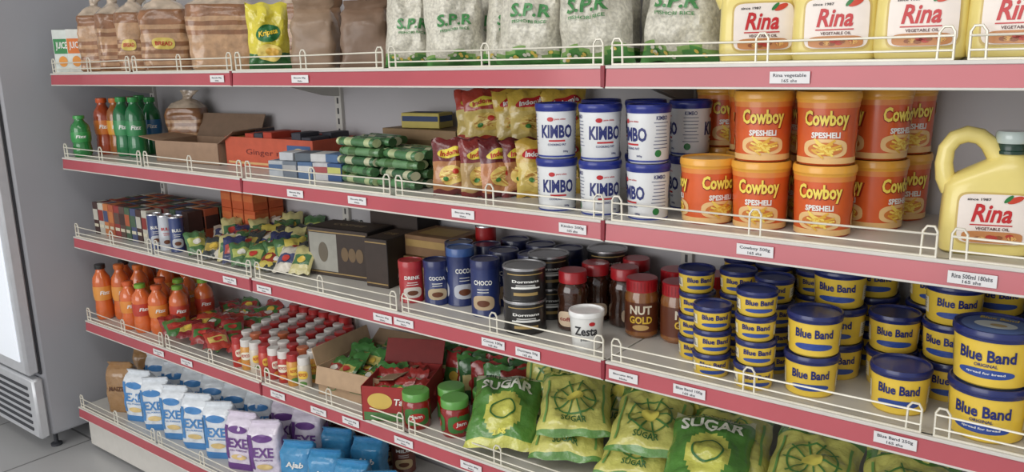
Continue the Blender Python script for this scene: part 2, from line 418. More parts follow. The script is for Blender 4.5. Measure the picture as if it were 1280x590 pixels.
def jug(mb):
    c=mat((234,214,122),.3,coat=.4,var=.02)
    secs=[(0,.10,.056,0,0,4),(.004,.112,.066,0,0,4),(.02,.116,.07,0,0,4.5),(.06,.114,.068,0,0,4.5),(.094,.112,.066,0,0,4),(.106,.100,.062,.004,0,3.2),(.117,.078,.056,.012,0,2.8),(.127,.056,.046,.019,0,2.3),(.134,.038,.036,.021,0,2),(.140,.031,.031,.021,0,2)]
    f=loft(mb,secs,c)
    hp=[(-.047,0,.085),(-.055,0,.102),(-.058,0,.122),(-.056,0,.142),(-.047,0,.156),(-.032,0,.162),(-.017,0,.159),(-.006,0,.150),(.003,0,.137),(.012,0,.122)]
    tube(mb,hp,[.013,.0125,.0115,.011,.0112,.0115,.0112,.0115,.013,.014],c,12)
    dg=pl(24,58,44)
    T=mb.T.copy(); mb.T=T@Matrix.Translation((.021,0,.136))
    lathe(mb,[(.015,0),(.0195,.001),(.0195,.005),(.018,.006),(.018,.014),(.0165,.016),(0,.016)],dg,28)
    lathe(mb,[(.0188,.015),(.020,.018),(.020,.028),(.018,.031),(0,.031)],mat((190,205,200),.12,coat=.6,var=0),28)
    mb.T=T
    decal(mb,ell(.0445,.036,7),f(.0008),ink(206,176,90),.004,.052); decal(mb,ell(.042,.0335,7),f(.0014),ink(240,228,218),.004,.052)
    decal(mb,text("Rina",.048,.025,.025,.25),f(.0022),ink(204,26,30),.002,.060)
    decal(mb,rect(.05,.0016),f(.0022),ink(204,26,30),.002,.044)
    decal(mb,ell(.010,.004),f(.0022),ink(210,60,30),.028,.079,.4); decal(mb,ell(.007,.0026),f(.0026),GREEN,.020,.080,.8)
    decal(mb,text("VEGETABLE OIL",.04,.004,.02),f(.0022),ink(90,30,20),.004,.039)
    decal(mb,ell(.036,.008,4),f(.0022),ink(200,130,70),.004,.0275)
    for k in range(12): decal(mb,ell(.005,.0028,2,8,1),f(.0028),[ink(150,80,34),ink(226,170,90),ink(190,50,34)][k%3],.004+random.uniform(-.028,.028),.0275+random.uniform(-.004,.004))
    decal(mb,text("since 1987",.028,.0035),f(.0022),BLK,-.014,.0785)
def ricebag(mb,seed=0,w=.135,h=.2,t=.075):
    wv=mat((206,202,186),.4,coat=.3,var=.24,vs=170,bump=.6,bs=70); gr=film(70,140,60); gr2=film(130,170,90)
    def mf(u,v,s):
        if v<-.82+.05*sin(u*5+seed): return gr
        if v<-.75+.05*sin(u*5+seed): return gr2
        return wv
    dm=pillow(mb,w,h,t,mf,20,32,seed,.0065,.05,.06,.5)
    for side in(-1,1):
        decal(mb,text("S.P.R",w*.58,h*.12,.03,.1),dm(.004,side),ink(60,136,70),0,h*.47)
        decal(mb,text("PISHORI RICE",w*.5,h*.028,.02),dm(.004,side),ink(60,136,70),0,h*.37)
    for k in range(9): decal(mb,ell(.004,.003,2,8,1),dm(.003),ink(226,222,205) if k%2 else ink(220,190,80),random.uniform(-w*.38,w*.38),h*random.uniform(.05,.11))
def sugarbag(mb,seed=0,kind=0,w=.165,h=.21,t=.06):
    A,B=(film(206,202,104),film(96,146,70)); W=film(214,214,176)
    if kind==1: A,B=film(84,140,58),film(204,204,90)
    def mf(u,v,s):
        if kind==1:
            if v>.8: return W
            if v<-.82: return B
            return B if (u*u+(v+.2)**2)<.30 else A
        if v>.88: return A
        if v>.56: return B
        if v<-.86: return B
        return A
    dm=pillow(mb,w,h,t,mf,26,34,seed,.0052,.05,.05)
    for side in(-1,1):
        d=dm(.003,side); d2=dm(.004,side)
        if kind==0:
            decal(mb,text("KABRAS",w*.74,h*.10,.03),d2,ink(232,226,120),0,h*.85)
            decal(mb,ring2(w*.30,h*.22,.004),d,ink(80,134,66),0,h*.43)
            for k in range(10):
                a=k*pi/5; decal(mb,rect(w*.24,.0035,8,1),d,ink(80,134,66),w*.22*cos(a),h*.43+h*.17*sin(a),a)
            decal(mb,ell(w*.12,h*.07),d2,ink(226,212,90),0,h*.43); decal(mb,text("SUGAR",w*.34,h*.07,.02),d2,ink(40,96,46),0,h*.16)
            for sx in(-1,1): decal(mb,rect(.005,h*.6,1,10),d,ink(110,160,80),sx*w*.40,h*.42)
        else:
            decal(mb,text("MILL WHITE",w*.7,h*.06,.02),d2,ink(36,84,40),0,h*.92)
            decal(mb,text("SUGAR",w*.78,h*.15,.03),d2,ink(238,238,226),0,h*.77); decal(mb,ring2(w*.2,h*.13,.004),d,ink(50,110,50),0,h*.42)
            decal(mb,text("2 kg",w*.2,h*.07,.02),d2,ink(238,228,80),0,h*.13)
def flour(mb,kind=0,w=.088,d=.06,h=.165):
    base={0:film(222,228,234),1:film(222,212,228),2:film(160,120,76),3:film(60,146,200)}[kind]
    acc={0:ink(70,136,200),1:ink(110,64,140),2:ink(120,84,48),3:ink(228,236,240)}[kind]
    secs=densify([(0,w*.94,d*.94,0,0,7),(.006,w,d,0,0,6),(h*.4,w*1.04,d*1.08,0,0,5),(h*.8,w*1.0,d*.98,0,0,5),(h*.88,w*.99,d*.7,0,.002,4),(h*.93,w*.97,d*.25,0,.004,3),(h,w*.95,d*.12,0,-.004,3)],4)
    f=loft(mb,secs,lambda z: acc if (kind in(0,1) and (z<h*.14)) else base,44,.0045,random.random()*9,26)
    if kind in (0,1):
        decal(mb,text("EXE",w*.66,h*.17,.03),f(.002),acc,0,h*.5)
        decal(mb,ell(w*.33,h*.07),f(.0015),acc,0,h*.74); decal(mb,text("ALL PURPOSE",w*.6,h*.03),f(.002),acc,0,h*.37); decal(mb,ell(w*.26,h*.05),f(.002),ink(226,196,130),0,h*.25)
        decal(mb,rect(w*.12,h*.6,2,10),f(.0015),acc,-w*.40,h*.5)
        m2=ink(120,170,214) if kind==0 else ink(150,116,176)
        for sx in(-1,1):
            mb.add([(sx*(w*.52+.0045),-d*.28,h*.2),(sx*(w*.52+.0045),d*.28,h*.2),(sx*(w*.51+.0045),d*.28,h*.72),(sx*(w*.51+.0045),-d*.28,h*.72)],[[0,1,2,3]],m2)
    elif kind==3:
        decal(mb,text("Ajab",w*.6,h*.16,.03,.2),f(.002),INKW,0,h*.55); decal(mb,ell(w*.36,h*.09),f(.0012),ink(240,200,60),0,h*.3)
    else: decal(mb,text("MAIZE",w*.6,h*.09,.02),f(.002),ink(90,50,30),0,h*.5)
def paperbag(mb,seed=0,w=.105,d=.07,h=.19,col=(150,118,86)):
    p=mat(col,.5,coat=.25,var=.14,vs=18,bump=1.,bs=16)
    secs=densify([(0,w*.95,d*.95,0,0,7),(.008,w,d,0,0,6),(h*.35,w*1.05,d*1.08,0,0,5),(h*.68,w*.98,d*.95,0,0,4.5),(h*.80,w*.93,d*.6,0,0,3.5),(h*.87,w*.86,d*.16,.0,0,3),(h*.92,w*.9,d*.12,.003,-.006,3),(h,w*.94,d*.10,.003,-.016,3)],4)
    f=loft(mb,secs,p,44,.009,seed,26)
def bread(mb,seed=0,w=.105,d=.085,h=.19,lab=True):
    br=mat((146,98,62),.32,coat=.7,var=.25,vs=26,bump=1.,bs=30); br2=mat((190,148,108),.3,coat=.7,var=.2,vs=50,bump=1.,bs=30); cl=mat((196,176,154),.15,coat=.8,var=.25,vs=30,bump=1.,bs=35)
    secs=densify([(0,w*.9,d*.9,0,0,5),(.008,w,d,0,0,5.5),(h*.3,w*1.0,d,0,0,5.5),(h*.6,w*1.04,d*1.03,0,0,5),(h*.72,w*1.0,d*.95,0,0,4),(h*.80,w*.74,d*.6,.0,0,3),(h*.87,w*.24,d*.22,.004,0,2),(h*.92,w*.3,d*.16,.008,0,2),(h,w*.55,d*.2,.016,0,2)],6)
    f=loft(mb,secs,lambda z: (br2 if int(z*150+seed)%3 else br) if z<h*.6 else (br if z<h*.74 else cl),44,.007,seed,32)
    if lab: decal(mb,ell(w*.22,h*.07,3),f(.003),ink(220,196,90) if seed%2 else ink(190,70,50),-.004,h*.33); decal(mb,text("BREAD",w*.32,h*.05,.02),f(.0045),INKW if seed%2==0 else RED,-.004,h*.33)
def soda(mb,body,lab,cap,r=.025,h=.17,n=24,fat=False):
    lq=mat(body,.12,coat=.8,var=.03)
    if fat: up=[(r,h*.5),(r*.99,h*.68),(r*.88,h*.77),(r*.55,h*.85),(r*.46,h*.89),(r*.46,h*.92)]; cr=1.22
    else: up=[(r,h*.5),(r*.98,h*.62),(r*.8,h*.72),(r*.5,h*.82),(r*.36,h*.88),(r*.36,h*.92)]; cr=1.
    lathe(mb,[(0,.004),(r*.6,0),(r*.85,.001),(r,.012),(r*.97,h*.22),(r*.90,h*.32),(r*.97,h*.40),(r,h*.5)],lq,n)
    lathe(mb,up,lq,n)
    lathe(mb,[(r*.45*cr,h*.915),(r*.47*cr,h*.92),(r*.47*cr,h*.99),(r*.4*cr,h),(0,h)],pl(*cap),n)
    lathe(mb,[(r*.93+.001,h*.36),(r+.0008,h*.44),(r+.0008,h*.56),(r*.99+.0006,h*.61)],pl(*lab),n)
    decal(mb,text("Fizz",r*1.1,h*.07,.03,.2),cyl(r,.0014),INKW,0,h*.5)
def tin(mb,r,h,body,lid,txt="COCOA",tc=None,band=None,lidh=.012):
    tc=tc or INKW
    lathe(mb,[(0,.001),(r*.93,.001),(r*.95,0),(r,.001),(r,.003),(r*.98,.004),(r*.98,h-lidh)],body,32)
    lathe(mb,[(r*.97,h-lidh),(r*1.01,h-lidh),(r*1.01,h-.001),(r*.99,h),(r*.9,h),(r*.88,h-.002),(0,h-.002)],lid,32)
    for a in(0,2.1,-2.1):
        f=cyl(r*.98,.0008,a); f1=cyl(r*.98,.0004,a)
        if band: decal(mb,ell(r*.8,h*.13,3),f1,band,0,h*.26)
        decal(mb,text(txt,r*1.3,h*.085,.03),f,tc,0,h*.62); lines(mb,f,tc,0,h*.5,r*1.0,2,h*.05,.0015)
        if band: decal(mb,ell(r*.45,h*.06),f,ink(110,60,36),0,h*.25)
def coffeejar(mb,r=.032,h=.12):
    br=mat((62,34,22),.1,coat=1,var=.3,vs=300)
    lathe(mb,[(0,.003),(r*.8,0),(r*.97,.004),(r,.012),(r*.98,h*.3),(r*.9,h*.42),(r*.9,h*.5),(r*.98,h*.6),(r*.98,h*.7),(r*.78,h*.8)],br,32)
    lathe(mb,[(r*.84,h*.8),(r*.88,h*.81),(r*.88,h*.985),(r*.84,h),(0,h)],pl(186,28,36),32)
    for a in(0,pi):
        decal(mb,ell(r*.8,h*.13,3),cyl(r*.985,.001,a),ink(214,190,160),0,h*.22); decal(mb,text("coffee",r*1.2,h*.07,.02),cyl(r*.985,.0016,a),ink(150,20,24),0,h*.22)
def peanutjar(mb,r=.0325,h=.115):
    pb=mat((150,92,44),.12,coat=.8,var=.05)
    lathe(mb,[(0,.002),(r*.85,0),(r,.006),(r,h*.7),(r*.9,h*.79)],pb,32)
    lathe(mb,[(r*.88,h*.78),(r*.93,h*.79),(r*.93,h*.985),(r*.88,h),(0,h)],pl(186,24,34),32)
    lathe(mb,[(r+.0005,h*.12),(r+.0006,h*.62)],mat((106,50,26),.35,coat=.4),32)
    for k in range(28): a=2*pi*k/28; decal(mb,rect(.001,h*.16,1,1),cyl(r*.93,.0006,a),pl(150,16,26),0,h*.89)
    for a in(0,pi):
        f=cyl(r,.0012,a); decal(mb,text("NUT",r*1.35,h*.15,.035),f,ink(238,226,200),0,h*.5); decal(mb,text("GOLD",r*1.4,h*.13,.035),f,ink(240,196,60),0,h*.33)
        decal(mb,ell(r*.5,h*.05),f,ink(212,170,100),0,h*.2)
def cup(mb,r=.034,h=.072):
    w=pl(226,226,222)
    lathe(mb,[(0,.002),(r*.74,.002),(r*.76,0),(r*.8,.003),(r*.95,h*.86)],w,36)
    lathe(mb,[(r*.95,h*.86),(r,h*.87),(r,h*.97),(r*.97,h),(r*.9,h),(r*.88,h-.003),(0,h-.003)],mat((236,236,234),.25,coat=.5),36)
    f=cyl(lambda z:r*.8+(r*.15)*z/(h*.86),.0008); decal(mb,text("Zesta",r*1.35,h*.24,.025),f,ink(40,40,44),0,h*.52); decal(mb,ell(.006,.004),f,RED,.012,h*.72); decal(mb,text("plain",r*.6,h*.08),f,ink(90,90,90),0,h*.28)
def spicejar(mb,body,cap,r=.0175,h=.078,lab=0):
    lathe(mb,[(0,0),(r*.95,0),(r,.003),(r,h*.72),(r*.85,h*.78)],body,20)
    lathe(mb,[(r*.88,h*.77),(r*.92,h*.78),(r*.92,h*.98),(r*.84,h),(0,h)],cap,20)
    decal(mb,ell(r*.8,h*.13,3),cyl(r,.0008),[ink(238,232,210),ink(240,200,70)][lab],0,h*.48); decal(mb,text("ROYCO",r*1.3,h*.1,.03),cyl(r,.0013),RED,0,h*.49); decal(mb,ell(r*.6,h*.08),cyl(r,.0008),[ink(226,140,60),ink(90,140,60)][lab],0,h*.2)
def lidjar(mb,r=.0325,h=.085):
    lathe(mb,[(0,0),(r*.9,0),(r,.006),(r,h*.72),(r*.9,h*.78)],mat((150,26,22),.15,coat=.7,var=.2,vs=90),32)
    lathe(mb,[(r*.9,h*.78),(r*.96,h*.79),(r*.96,h*.98),(r*.92,h),(0,h)],pl(96,164,70),32)
    for a in(0,2.1,-2.1): decal(mb,ell(r*.95,h*.24,4),cyl(r,.0006,a),ink(60,120,50),0,h*.38); decal(mb,ell(r*.6,h*.13),cyl(r,.0012,a),ink(196,40,34),0,h*.36); decal(mb,text("Jam",r*.8,h*.14,.02),cyl(r,.0018,a),INKW,0,h*.38)
def sbox(mb,w,d,h,c,c2=None,txt=None,tc=None):
    cbox(mb,-w/2,w/2,-d/2,d/2,0,h,card(*c))
    if c2:
        decal(mb,rect(w*.94,h*.34),flat(-d/2),card(*c2),0,h*.62)
        mb.add([(w/2+.0006,-d*.45,h*.42),(w/2+.0006,d*.45,h*.42),(w/2+.0006,d*.45,h*.8),(w/2+.0006,-d*.45,h*.8)],[[0,1,2,3]],card(*c2))
        decal(mb,rect(w*.7,d*.6),lambda x,y:(x,y,h+.0006),card(*c2))
    if txt: decal(mb,text(txt,w*.7,min(h*.2,.03),.02,step=0),flat(-d/2,.0012),tc or INKW,0,h*.62)
def sachet(mb,c,c2,w=.07,h=.095,t=.018,seed=0,txt=None,tc=None):
    A,B=film(*c),film(*c2)
    dm=pillow(mb,w,h,t,lambda u,v,s:B if (abs(v+.1)<.35 and abs(u)<.75) else A,10,14,seed,.002,.08)
    decal(mb,ell(w*.2,h*.12,2,12,2),dm(.002),[ink(230,226,214),ink(200,60,50),ink(226,190,70)][seed%3],0,h*.45)
    if txt: decal(mb,text(txt,w*.6,h*.10,.03),dm(.002),tc or INKW,0,h*.78)
def noodle(mb,c=(190,40,30),c2=(226,190,60),w=.095,h=.12,seed=0):
    A,B=film(*c),film(*c2)
    dm=pillow(mb,w,h,.032,lambda u,v,s:A if v>.15 or v<-.8 else B,16,20,seed,.003,.07)
    decal(mb,ell(w*.32,h*.17),dm(.0022),ink(222,190,90),0,h*.36)
    for k in range(10): decal(mb,rect(w*.4,.0025,6,1),dm(.003),ink(240,214,120) if k%2 else ink(200,140,60),random.uniform(-.01,.01),h*(.28+.018*k),random.uniform(-.6,.6))
    decal(mb,ell(w*.08,h*.05),dm(.004),ink(200,50,30),w*.12,h*.42); decal(mb,ell(w*.07,h*.04),dm(.004),ink(60,130,50),-w*.14,h*.3)
    decal(mb,ell(w*.36,h*.09),dm(.002),ink(230,210,60) if c[1]<90 else RED,0,h*.75,.12); decal(mb,text("Indomie",w*.58,h*.09,.03,.2),dm(.003),RED if c[1]<90 else INKW,0,h*.75,.12)
def carton(mb,w,d,h,c=(164,128,92),flaps=(1,1,1,1),txt="",tc=None,t=.0025,fl=.06,fa=(.5,.9,1.2,.8)):
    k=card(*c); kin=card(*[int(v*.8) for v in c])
    cbox(mb,-w/2,w/2,-d/2,d/2,0,t,k,.0005)
    cbox(mb,-w/2,w/2,-d/2,-d/2+t,0,h,k,.0005); cbox(mb,-w/2,w/2,d/2-t,d/2,0,h,k,.0005)
    cbox(mb,-w/2,-w/2+t,-d/2,d/2,0,h,k,.0005); cbox(mb,w/2-t,w/2,-d/2,d/2,0,h,k,.0005)
    T=mb.T.copy()
    if flaps[0]: mb.T=T@Matrix.Translation((0,-d/2,h))@Matrix.Rotation(-fa[0],4,'X'); cbox(mb,-w/2,w/2,-fl,0,-t,0,k,.0005)
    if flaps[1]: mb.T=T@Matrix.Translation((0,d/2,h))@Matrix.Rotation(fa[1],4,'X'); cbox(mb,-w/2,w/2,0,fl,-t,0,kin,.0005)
    if flaps[2]: mb.T=T@Matrix.Translation((-w/2,0,h))@Matrix.Rotation(fa[2],4,'Y'); cbox(mb,-fl,0,-d/2,d/2,-t,0,k,.0005)
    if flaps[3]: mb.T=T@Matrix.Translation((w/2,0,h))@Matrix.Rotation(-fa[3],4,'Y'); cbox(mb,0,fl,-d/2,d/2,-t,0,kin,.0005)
    mb.T=T
    if txt: decal(mb,text(txt,w*.5,h*.24,.0,step=0),flat(-d/2,.0008),tc or ink(90,60,40),0,h*.5)
# ------------------------------------------------------------ STOCK
z1,z2,z3,z4,z5=[SZ[i] for i in range(1,6)]
# --- top shelf
for i,(x,y,c,c2) in enumerate([(-2.69,1.30,(210,216,210),(60,140,80)),(-2.69,1.235,(214,220,214),(60,140,80)),(-2.635,1.25,(222,226,220),(226,120,50)),(-2.64,1.33,(222,226,220),(226,120,50))]):
    put("juice_carton",lambda mb:(sbox(mb,.045,.045,.13,c,c2,"JUICE",INKW),decal(mb,ell(.012,.016),flat(-.0225,.001),ink(236,150,50),0,.035)),(x,y,z1),face(x,y,-.2))
for i,(x,y,w_,d_) in enumerate([(-2.545,1.27,.085,.1),(-2.50,1.38,.09,.1),(-2.445,1.27,.085,.1),(-2.345,1.28,.085,.1),(-2.34,1.40,.09,.08),(-2.18,1.28,.125,.095),(-2.10,1.42,.12,.09),(-1.93,1.295,.165,.10),(-1.80,1.44,.12,.08)]):
    put("bread_loaf",lambda mb:bread(mb,i,w_,d_,.225,i in(1,3,5)),(x,y,z1),face(x,y,random.uniform(-.3,.1)))
put("crisps_bag",lambda mb:(lambda dm:(decal(mb,ell(.030,.020),dm(.003),ink(30,110,50),0,.085,.2),decal(mb,text("Kripsta",.048,.016,.03,.2),dm(.0045),YEL,0,.085,.2),decal(mb,ell(.03,.02),dm(.003),ink(240,214,110),0,.04),decal(mb,ell(.016,.01),dm(.004),ink(220,170,60),.006,.042)))(pillow(mb,.098,.155,.055,lambda u,v,s:film(216,200,50) if v>-.5 else film(50,110,54),18,24,3,.006,.06)),(-1.69,1.255,z1),face(-1.7,1.27))
for i,(x,y,c,w_,h_) in enumerate([(-1.555,1.285,(150,124,100),.10,.155),(-1.385,1.285,(126,100,80),.105,.145),(-1.46,1.40,(138,112,86),.11,.17),(-1.33,1.42,(112,88,68),.10,.15),(-1.68,1.41,(120,90,66),.11,.17)]):
    put("brown_paper_bag",lambda mb:paperbag(mb,i,w_,.075,h_,c),(x,y,z1),face(x,y,random.uniform(-.25,.1)))
for i,(x,y,s,ry) in enumerate([(-1.245,1.285,.90,3),(-1.125,1.29,.93,-3),(-1.025,1.34,.88,5),(-.925,1.27,1.0,3),(-.79,1.28,1.04,-3),(-.635,1.29,1.02,4),(-1.19,1.43,.95,0),(-1.0,1.44,1,0),(-.86,1.43,1,0),(-.72,1.45,1,0)]):
    put("rice_bag",lambda mb:ricebag(mb,i),(x,y,z1),face(x,y,random.uniform(-.35,.1)),radians(-6),radians(ry),s)
for i,x in enumerate([-.49,-.375,-.26,-.145,-.02]):
    put("cooking_oil_jug",jug,(x,1.265,z1),face(x,1.27,-.12 if i else .05),0,0,1.02,key='jug')
for i,x in enumerate([-.50,-.36,-.22]):
    put("cooking_oil_jug",jug,(x,1.40,z1),face(x,1.4,0),0,0,1.02,key='jug')
# --- second shelf
for x,y,c,l,cp,h in [(-2.685,1.25,(40,130,60),(50,150,70),(60,160,70),.13),(-2.69,1.33,(176,70,34),(220,120,40),(226,90,30),.18),(-2.635,1.345,(166,96,40),(230,160,50),(226,120,40),.18),(-2.565,1.33,(30,120,66),(60,150,90),(50,160,76),.185),(-2.50,1.335,(30,120,66),(50,140,80),(50,160,76),.185),(-2.54,1.41,(30,120,66),(50,120,180),(50,160,76),.18),(-2.62,1.42,(30,120,66),(50,140,80),(50,160,76),.185),(-2.68,1.42,(40,34,30),(190,40,40),(190,40,40),.18)]:
    put("soda_bottle",lambda mb:soda(mb,c,l,cp,.029,h,24,True),(x,y,z2),face(x,y))
put("bread_loaf",lambda mb:bread(mb,4,.12,.08,.20,False),(-2.41,1.46,z2),.5)
put("open_carton_box",lambda mb:carton(mb,.28,.15,.062,(164,132,106),(0,1,1,1),"",fl=.075,fa=(.15,1.15,.15,.5)),(-2.20,1.385,z2),.10)
def redcarton(mb):
    carton(mb,.36,.15,.082,(206,90,62),(0,0,0,0),"Ginger nut",ink(120,36,32))
    decal(mb,rect(.09,.05),flat(-.075,.0006),ink(60,96,150),.125,.042); decal(mb,ell(.03,.018),flat(-.075,.0012),ink(226,190,120),.125,.042); decal(mb,rect(.34,.006),flat(-.075,.0006),ink(226,180,120),0,.012)
    for i in range(9):
        for j in range(2):
            cbox(mb,-.172+i*.038,-.137+i*.038,-.07+j*.07,-.005+j*.07,.01,.086+random.uniform(-.006,.014),card(*random.choice([(190,60,36),(222,120,60),(150,40,34),(230,170,90),(60,60,70)])))
put("biscuit_carton",redcarton,(-1.86,1.42,z2),.04)
def smallboxes(mb):
    for i in range(5):
        T=TR(-.10+i*.048,0,0,random.uniform(-.1,.1)); mb.T=T
        sbox(mb,.044,.07,.042,[(176,182,188),(110,120,132),(80,110,150),(190,190,194),(60,90,140)][i],[(80,110,150),(170,170,170),(200,200,200),(170,80,80),(200,200,110)][i])
    for i in range(4):
        mb.T=TR(-.07+i*.05,.005,.0425,random.uniform(-.2,.2)); sbox(mb,.044,.06,.02,[(186,190,194),(90,100,110),(196,196,196),(80,110,150)][i])
put("matchbox_packs",smallboxes,(-1.61,1.30,z2),.15)
def bpack(c,c2):
    def f(mb):
        T=mb.T.copy(); mb.T=T@Matrix.Diagonal((1.15,1,.85,1))@Matrix.Rotation(pi/2,4,'X')@Matrix.Translation((0,.0125,-.065))
        A=film(*c);B=film(*c2)
        lathe(mb,[(0,0),(.0115,.0),(.009,.004),(.0125,.012),(.0125,.03),(.0125,.055),(.0122,.065),(.0125,.07),(.0125,.10),(.0125,.118),(.009,.126),(.0115,.13),(0,.13)],[B,B,A,A,B,A,A,A,B,A,B,B],14)
        mb.T=T
    return f
it=[]
for c_ in range(2):
    for s in range(4):
        for l in range(5-c_):
            k=(s+l+c_)%4
            it.append((bpack([(74,124,76),(84,140,86),(60,104,68),(100,144,96)][k],[(180,194,140),(60,100,60),(196,196,160),(70,110,60)][k]),TR(-1.425+c_*.125+random.uniform(-.01,.01),1.285+s*.031,z2+l*.0215,1.45+random.uniform(-.14,.14))))
group("biscuit_packs",it)
put("tan_carton_box",lambda mb:sbox(mb,.24,.09,.115,(150,120,84),(120,96,60)),(-1.38,1.472,z2),0)
put("tea_box",lambda mb:sbox(mb,.11,.06,.036,(190,172,80),(40,60,104),""),(-1.39,1.472,z2+.1165),.15)
it=[]
for i,(x,y,z,c,c2,r) in enumerate([(-1.135,1.27,0,(110,34,36),(180,120,70),.6),(-1.10,1.30,0,(104,30,36),(170,110,70),.55),(-1.065,1.28,.0,(130,40,38),(180,146,90),.9),(-1.03,1.30,0,(104,30,36),(190,120,70),1.1),(-1.00,1.33,0,(116,34,36),(180,120,70),1.0),(-.965,1.335,0,(206,166,60),(210,184,86),.7),(-.94,1.40,0,(206,166,60),(210,184,86),.7),(-1.15,1.42,0,(206,156,56),(210,184,86),.7),(-1.04,1.43,0,(190,60,46),(210,184,86),.7)]):
    it.append((lambda mb,c=c,c2=c2,i=i:noodle(mb,c,c2,.085,.118,i),TR(x,y,z2+z,r,radians(-8))))
for i,(x,y,c) in enumerate([(-1.20,1.44,(186,60,44)),(-1.15,1.41,(180,60,44)),(-1.085,1.44,(214,176,60)),(-1.03,1.42,(216,182,66)),(-.965,1.45,(214,176,60))]):
    it.append((lambda mb,c=c,i=i:noodle(mb,c,(216,190,104),.10,.115,i+20),TR(x,y,z2+.098,.55+.08*i,radians(-12),radians(random.uniform(-6,6)))))
group("noodle_packets",it)
for x,y,rot in [(-.855,1.245,.0),(-.765,1.25,.35),(-.672,1.255,-.95)]:
    for l in(0,1): put("shortening_bucket",kimbo,(x,y,z2+l*.0985),face(x,y,rot+random.uniform(-.1,.1)),key='kimbo')
for x,y in [(-.83,1.36),(-.74,1.37),(-.655,1.38)]:
    for l in(0,1): put("shortening_bucket",kimbo,(x,y,z2+l*.0985),face(x,y,1.6 if l else -1.4),key='kimbo')
for x,y,n,rot in [(-.578,1.29,1,.5),(-.487,1.29,2,.0),(-.387,1.29,2,-.1),(-.63,1.46,2,.4),(-.545,1.405,2,.2),(-.435,1.40,2,1.2),(-.335,1.385,2,.9),(-.32,1.48,2,.4),(-.43,1.49,2,.4)]:
    for l in range(n): put("cooking_fat_bucket",cowboy,(x,y,z2+l*.1095),face(x,y,rot+random.uniform(-.08,.08)),key='cowboy')
put("cooking_oil_jug",jug,(-.163,1.28,z2),face(-.145,1.28,.12),key='jug')
put("cooking_oil_jug",jug,(-.01,1.30,z2),face(0,1.28,.05),key='jug')
# --- third shelf
it=[]
cols=[(74,50,46),(180,90,56),(76,100,76),(190,186,172),(146,54,50),(76,84,120),(200,120,66),(96,74,66)]
for r_ in range(4):
    for i in range(14):
        x=-2.69+i*.0335; y=1.29+r_*.055
        if r_==0 and i>9: continue
        c=cols[(i*3+r_)%8]; it.append((lambda mb,c=c,k=i:(sbox(mb,.030,.05,.105,c,cols[(k+3)%8]),decal(mb,rect(.024,.01,2,1),flat(-.025,.001),card(214,206,180),0,.03)),TR(x,y,z3,random.uniform(-.06,.06))))
group("tea_boxes",it)
for i,(x,y) in enumerate([(-2.32,1.26),(-2.27,1.265),(-2.22,1.27)]):
    put("energy_drink_can",lambda mb:tin(mb,.021,.105,pl(*[(50,66,120),(190,194,200),(50,66,120)][i]),mat((200,200,204),.25,metal=.9),"BULL",RED if i%2 else INKW,ink(190,194,200),.004),(x,y,z3),face(x,y))
it=[]
for i in range(3):
    for j in range(2):
        for l in range(3):
            it.append((lambda mb:sbox(mb,.05,.05,.055,(204,88,40),(216,112,56)),TR(-2.18+i*.056,1.44+j*.055,z3+l*.0555,random.uniform(-.05,.05))))
group("biscuit_boxes",it)
it=[]
pc=[((76,120,72),(180,190,100)),((50,58,104),(180,70,60)),((204,194,130),(76,120,76)),((214,206,190),(76,84,124)),((60,66,66),(190,164,80)),((210,190,80),(160,60,50))]
for i in range(60):
    c,c2=pc[(i*5+i//7)%6]; x=-2.11+(i%12)*.039+random.uniform(-.012,.012); y=1.26+(i//12)*.05+random.uniform(-.012,.012)
    it.append((lambda mb,c=c,c2=c2,i=i:sachet(mb,c,c2,.060,.085,.02,i),TR(x,y,z3+.008+(i//12)*.008,random.uniform(-.1,1.3),radians(-random.uniform(40,68)))))
group("tea_sachets",it)
gold=ink(170,140,86)
def blackbox(mb,w=.20,d=.10,h=.125,panel=True):
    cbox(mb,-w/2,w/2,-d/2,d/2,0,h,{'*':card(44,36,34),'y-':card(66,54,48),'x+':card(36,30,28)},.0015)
    decal(mb,rect(w*.94,.003),flat(-d/2),gold,0,h*.92); decal(mb,rect(w*.94,.003),flat(-d/2),gold,0,h*.08)
    if panel:
        decal(mb,rect(w*.46,h*.78),flat(-d/2,.0003),card(164,162,152),-w*.24,h*.5); decal(mb,ell(.016,.026),flat(-d/2,.0009),ink(110,100,84),-w*.24,h*.5)
        for k in range(3): decal(mb,ell(.012,.018),flat(-d/2,.0009),ink(120,96,66),w*.12+k*w*.12,h*.5)
    decal(mb,rect(w*.9,d*.9),lambda x,y:(x,y,h+.0005),card(74,58,48)); decal(mb,text("COFFEE",w*.5,.02,.02,step=0),lambda x,y:(x,y,h+.001),gold)
put("coffee_box",blackbox,(-1.585,1.375,z3),.12)
put("coffee_box",lambda mb:blackbox(mb,.17,.08,.175,False),(-1.50,1.486,z3),.0)
put("coffee_box",lambda mb:blackbox(mb,.07,.12,.12,False),(-1.435,1.375,z3),.1)
put("cardboard_display_box",lambda mb:sbox(mb,.16,.13,.07,(160,124,80),(190,160,84),""),(-1.33,1.45,z3),.1)
put("cardboard_display_box",lambda mb:sbox(mb,.15,.12,.05,(140,104,70),(180,146,84)),(-1.33,1.45,z3+.0715),.05)
NV=pl(38,52,108); NVL=pl(34,44,100)
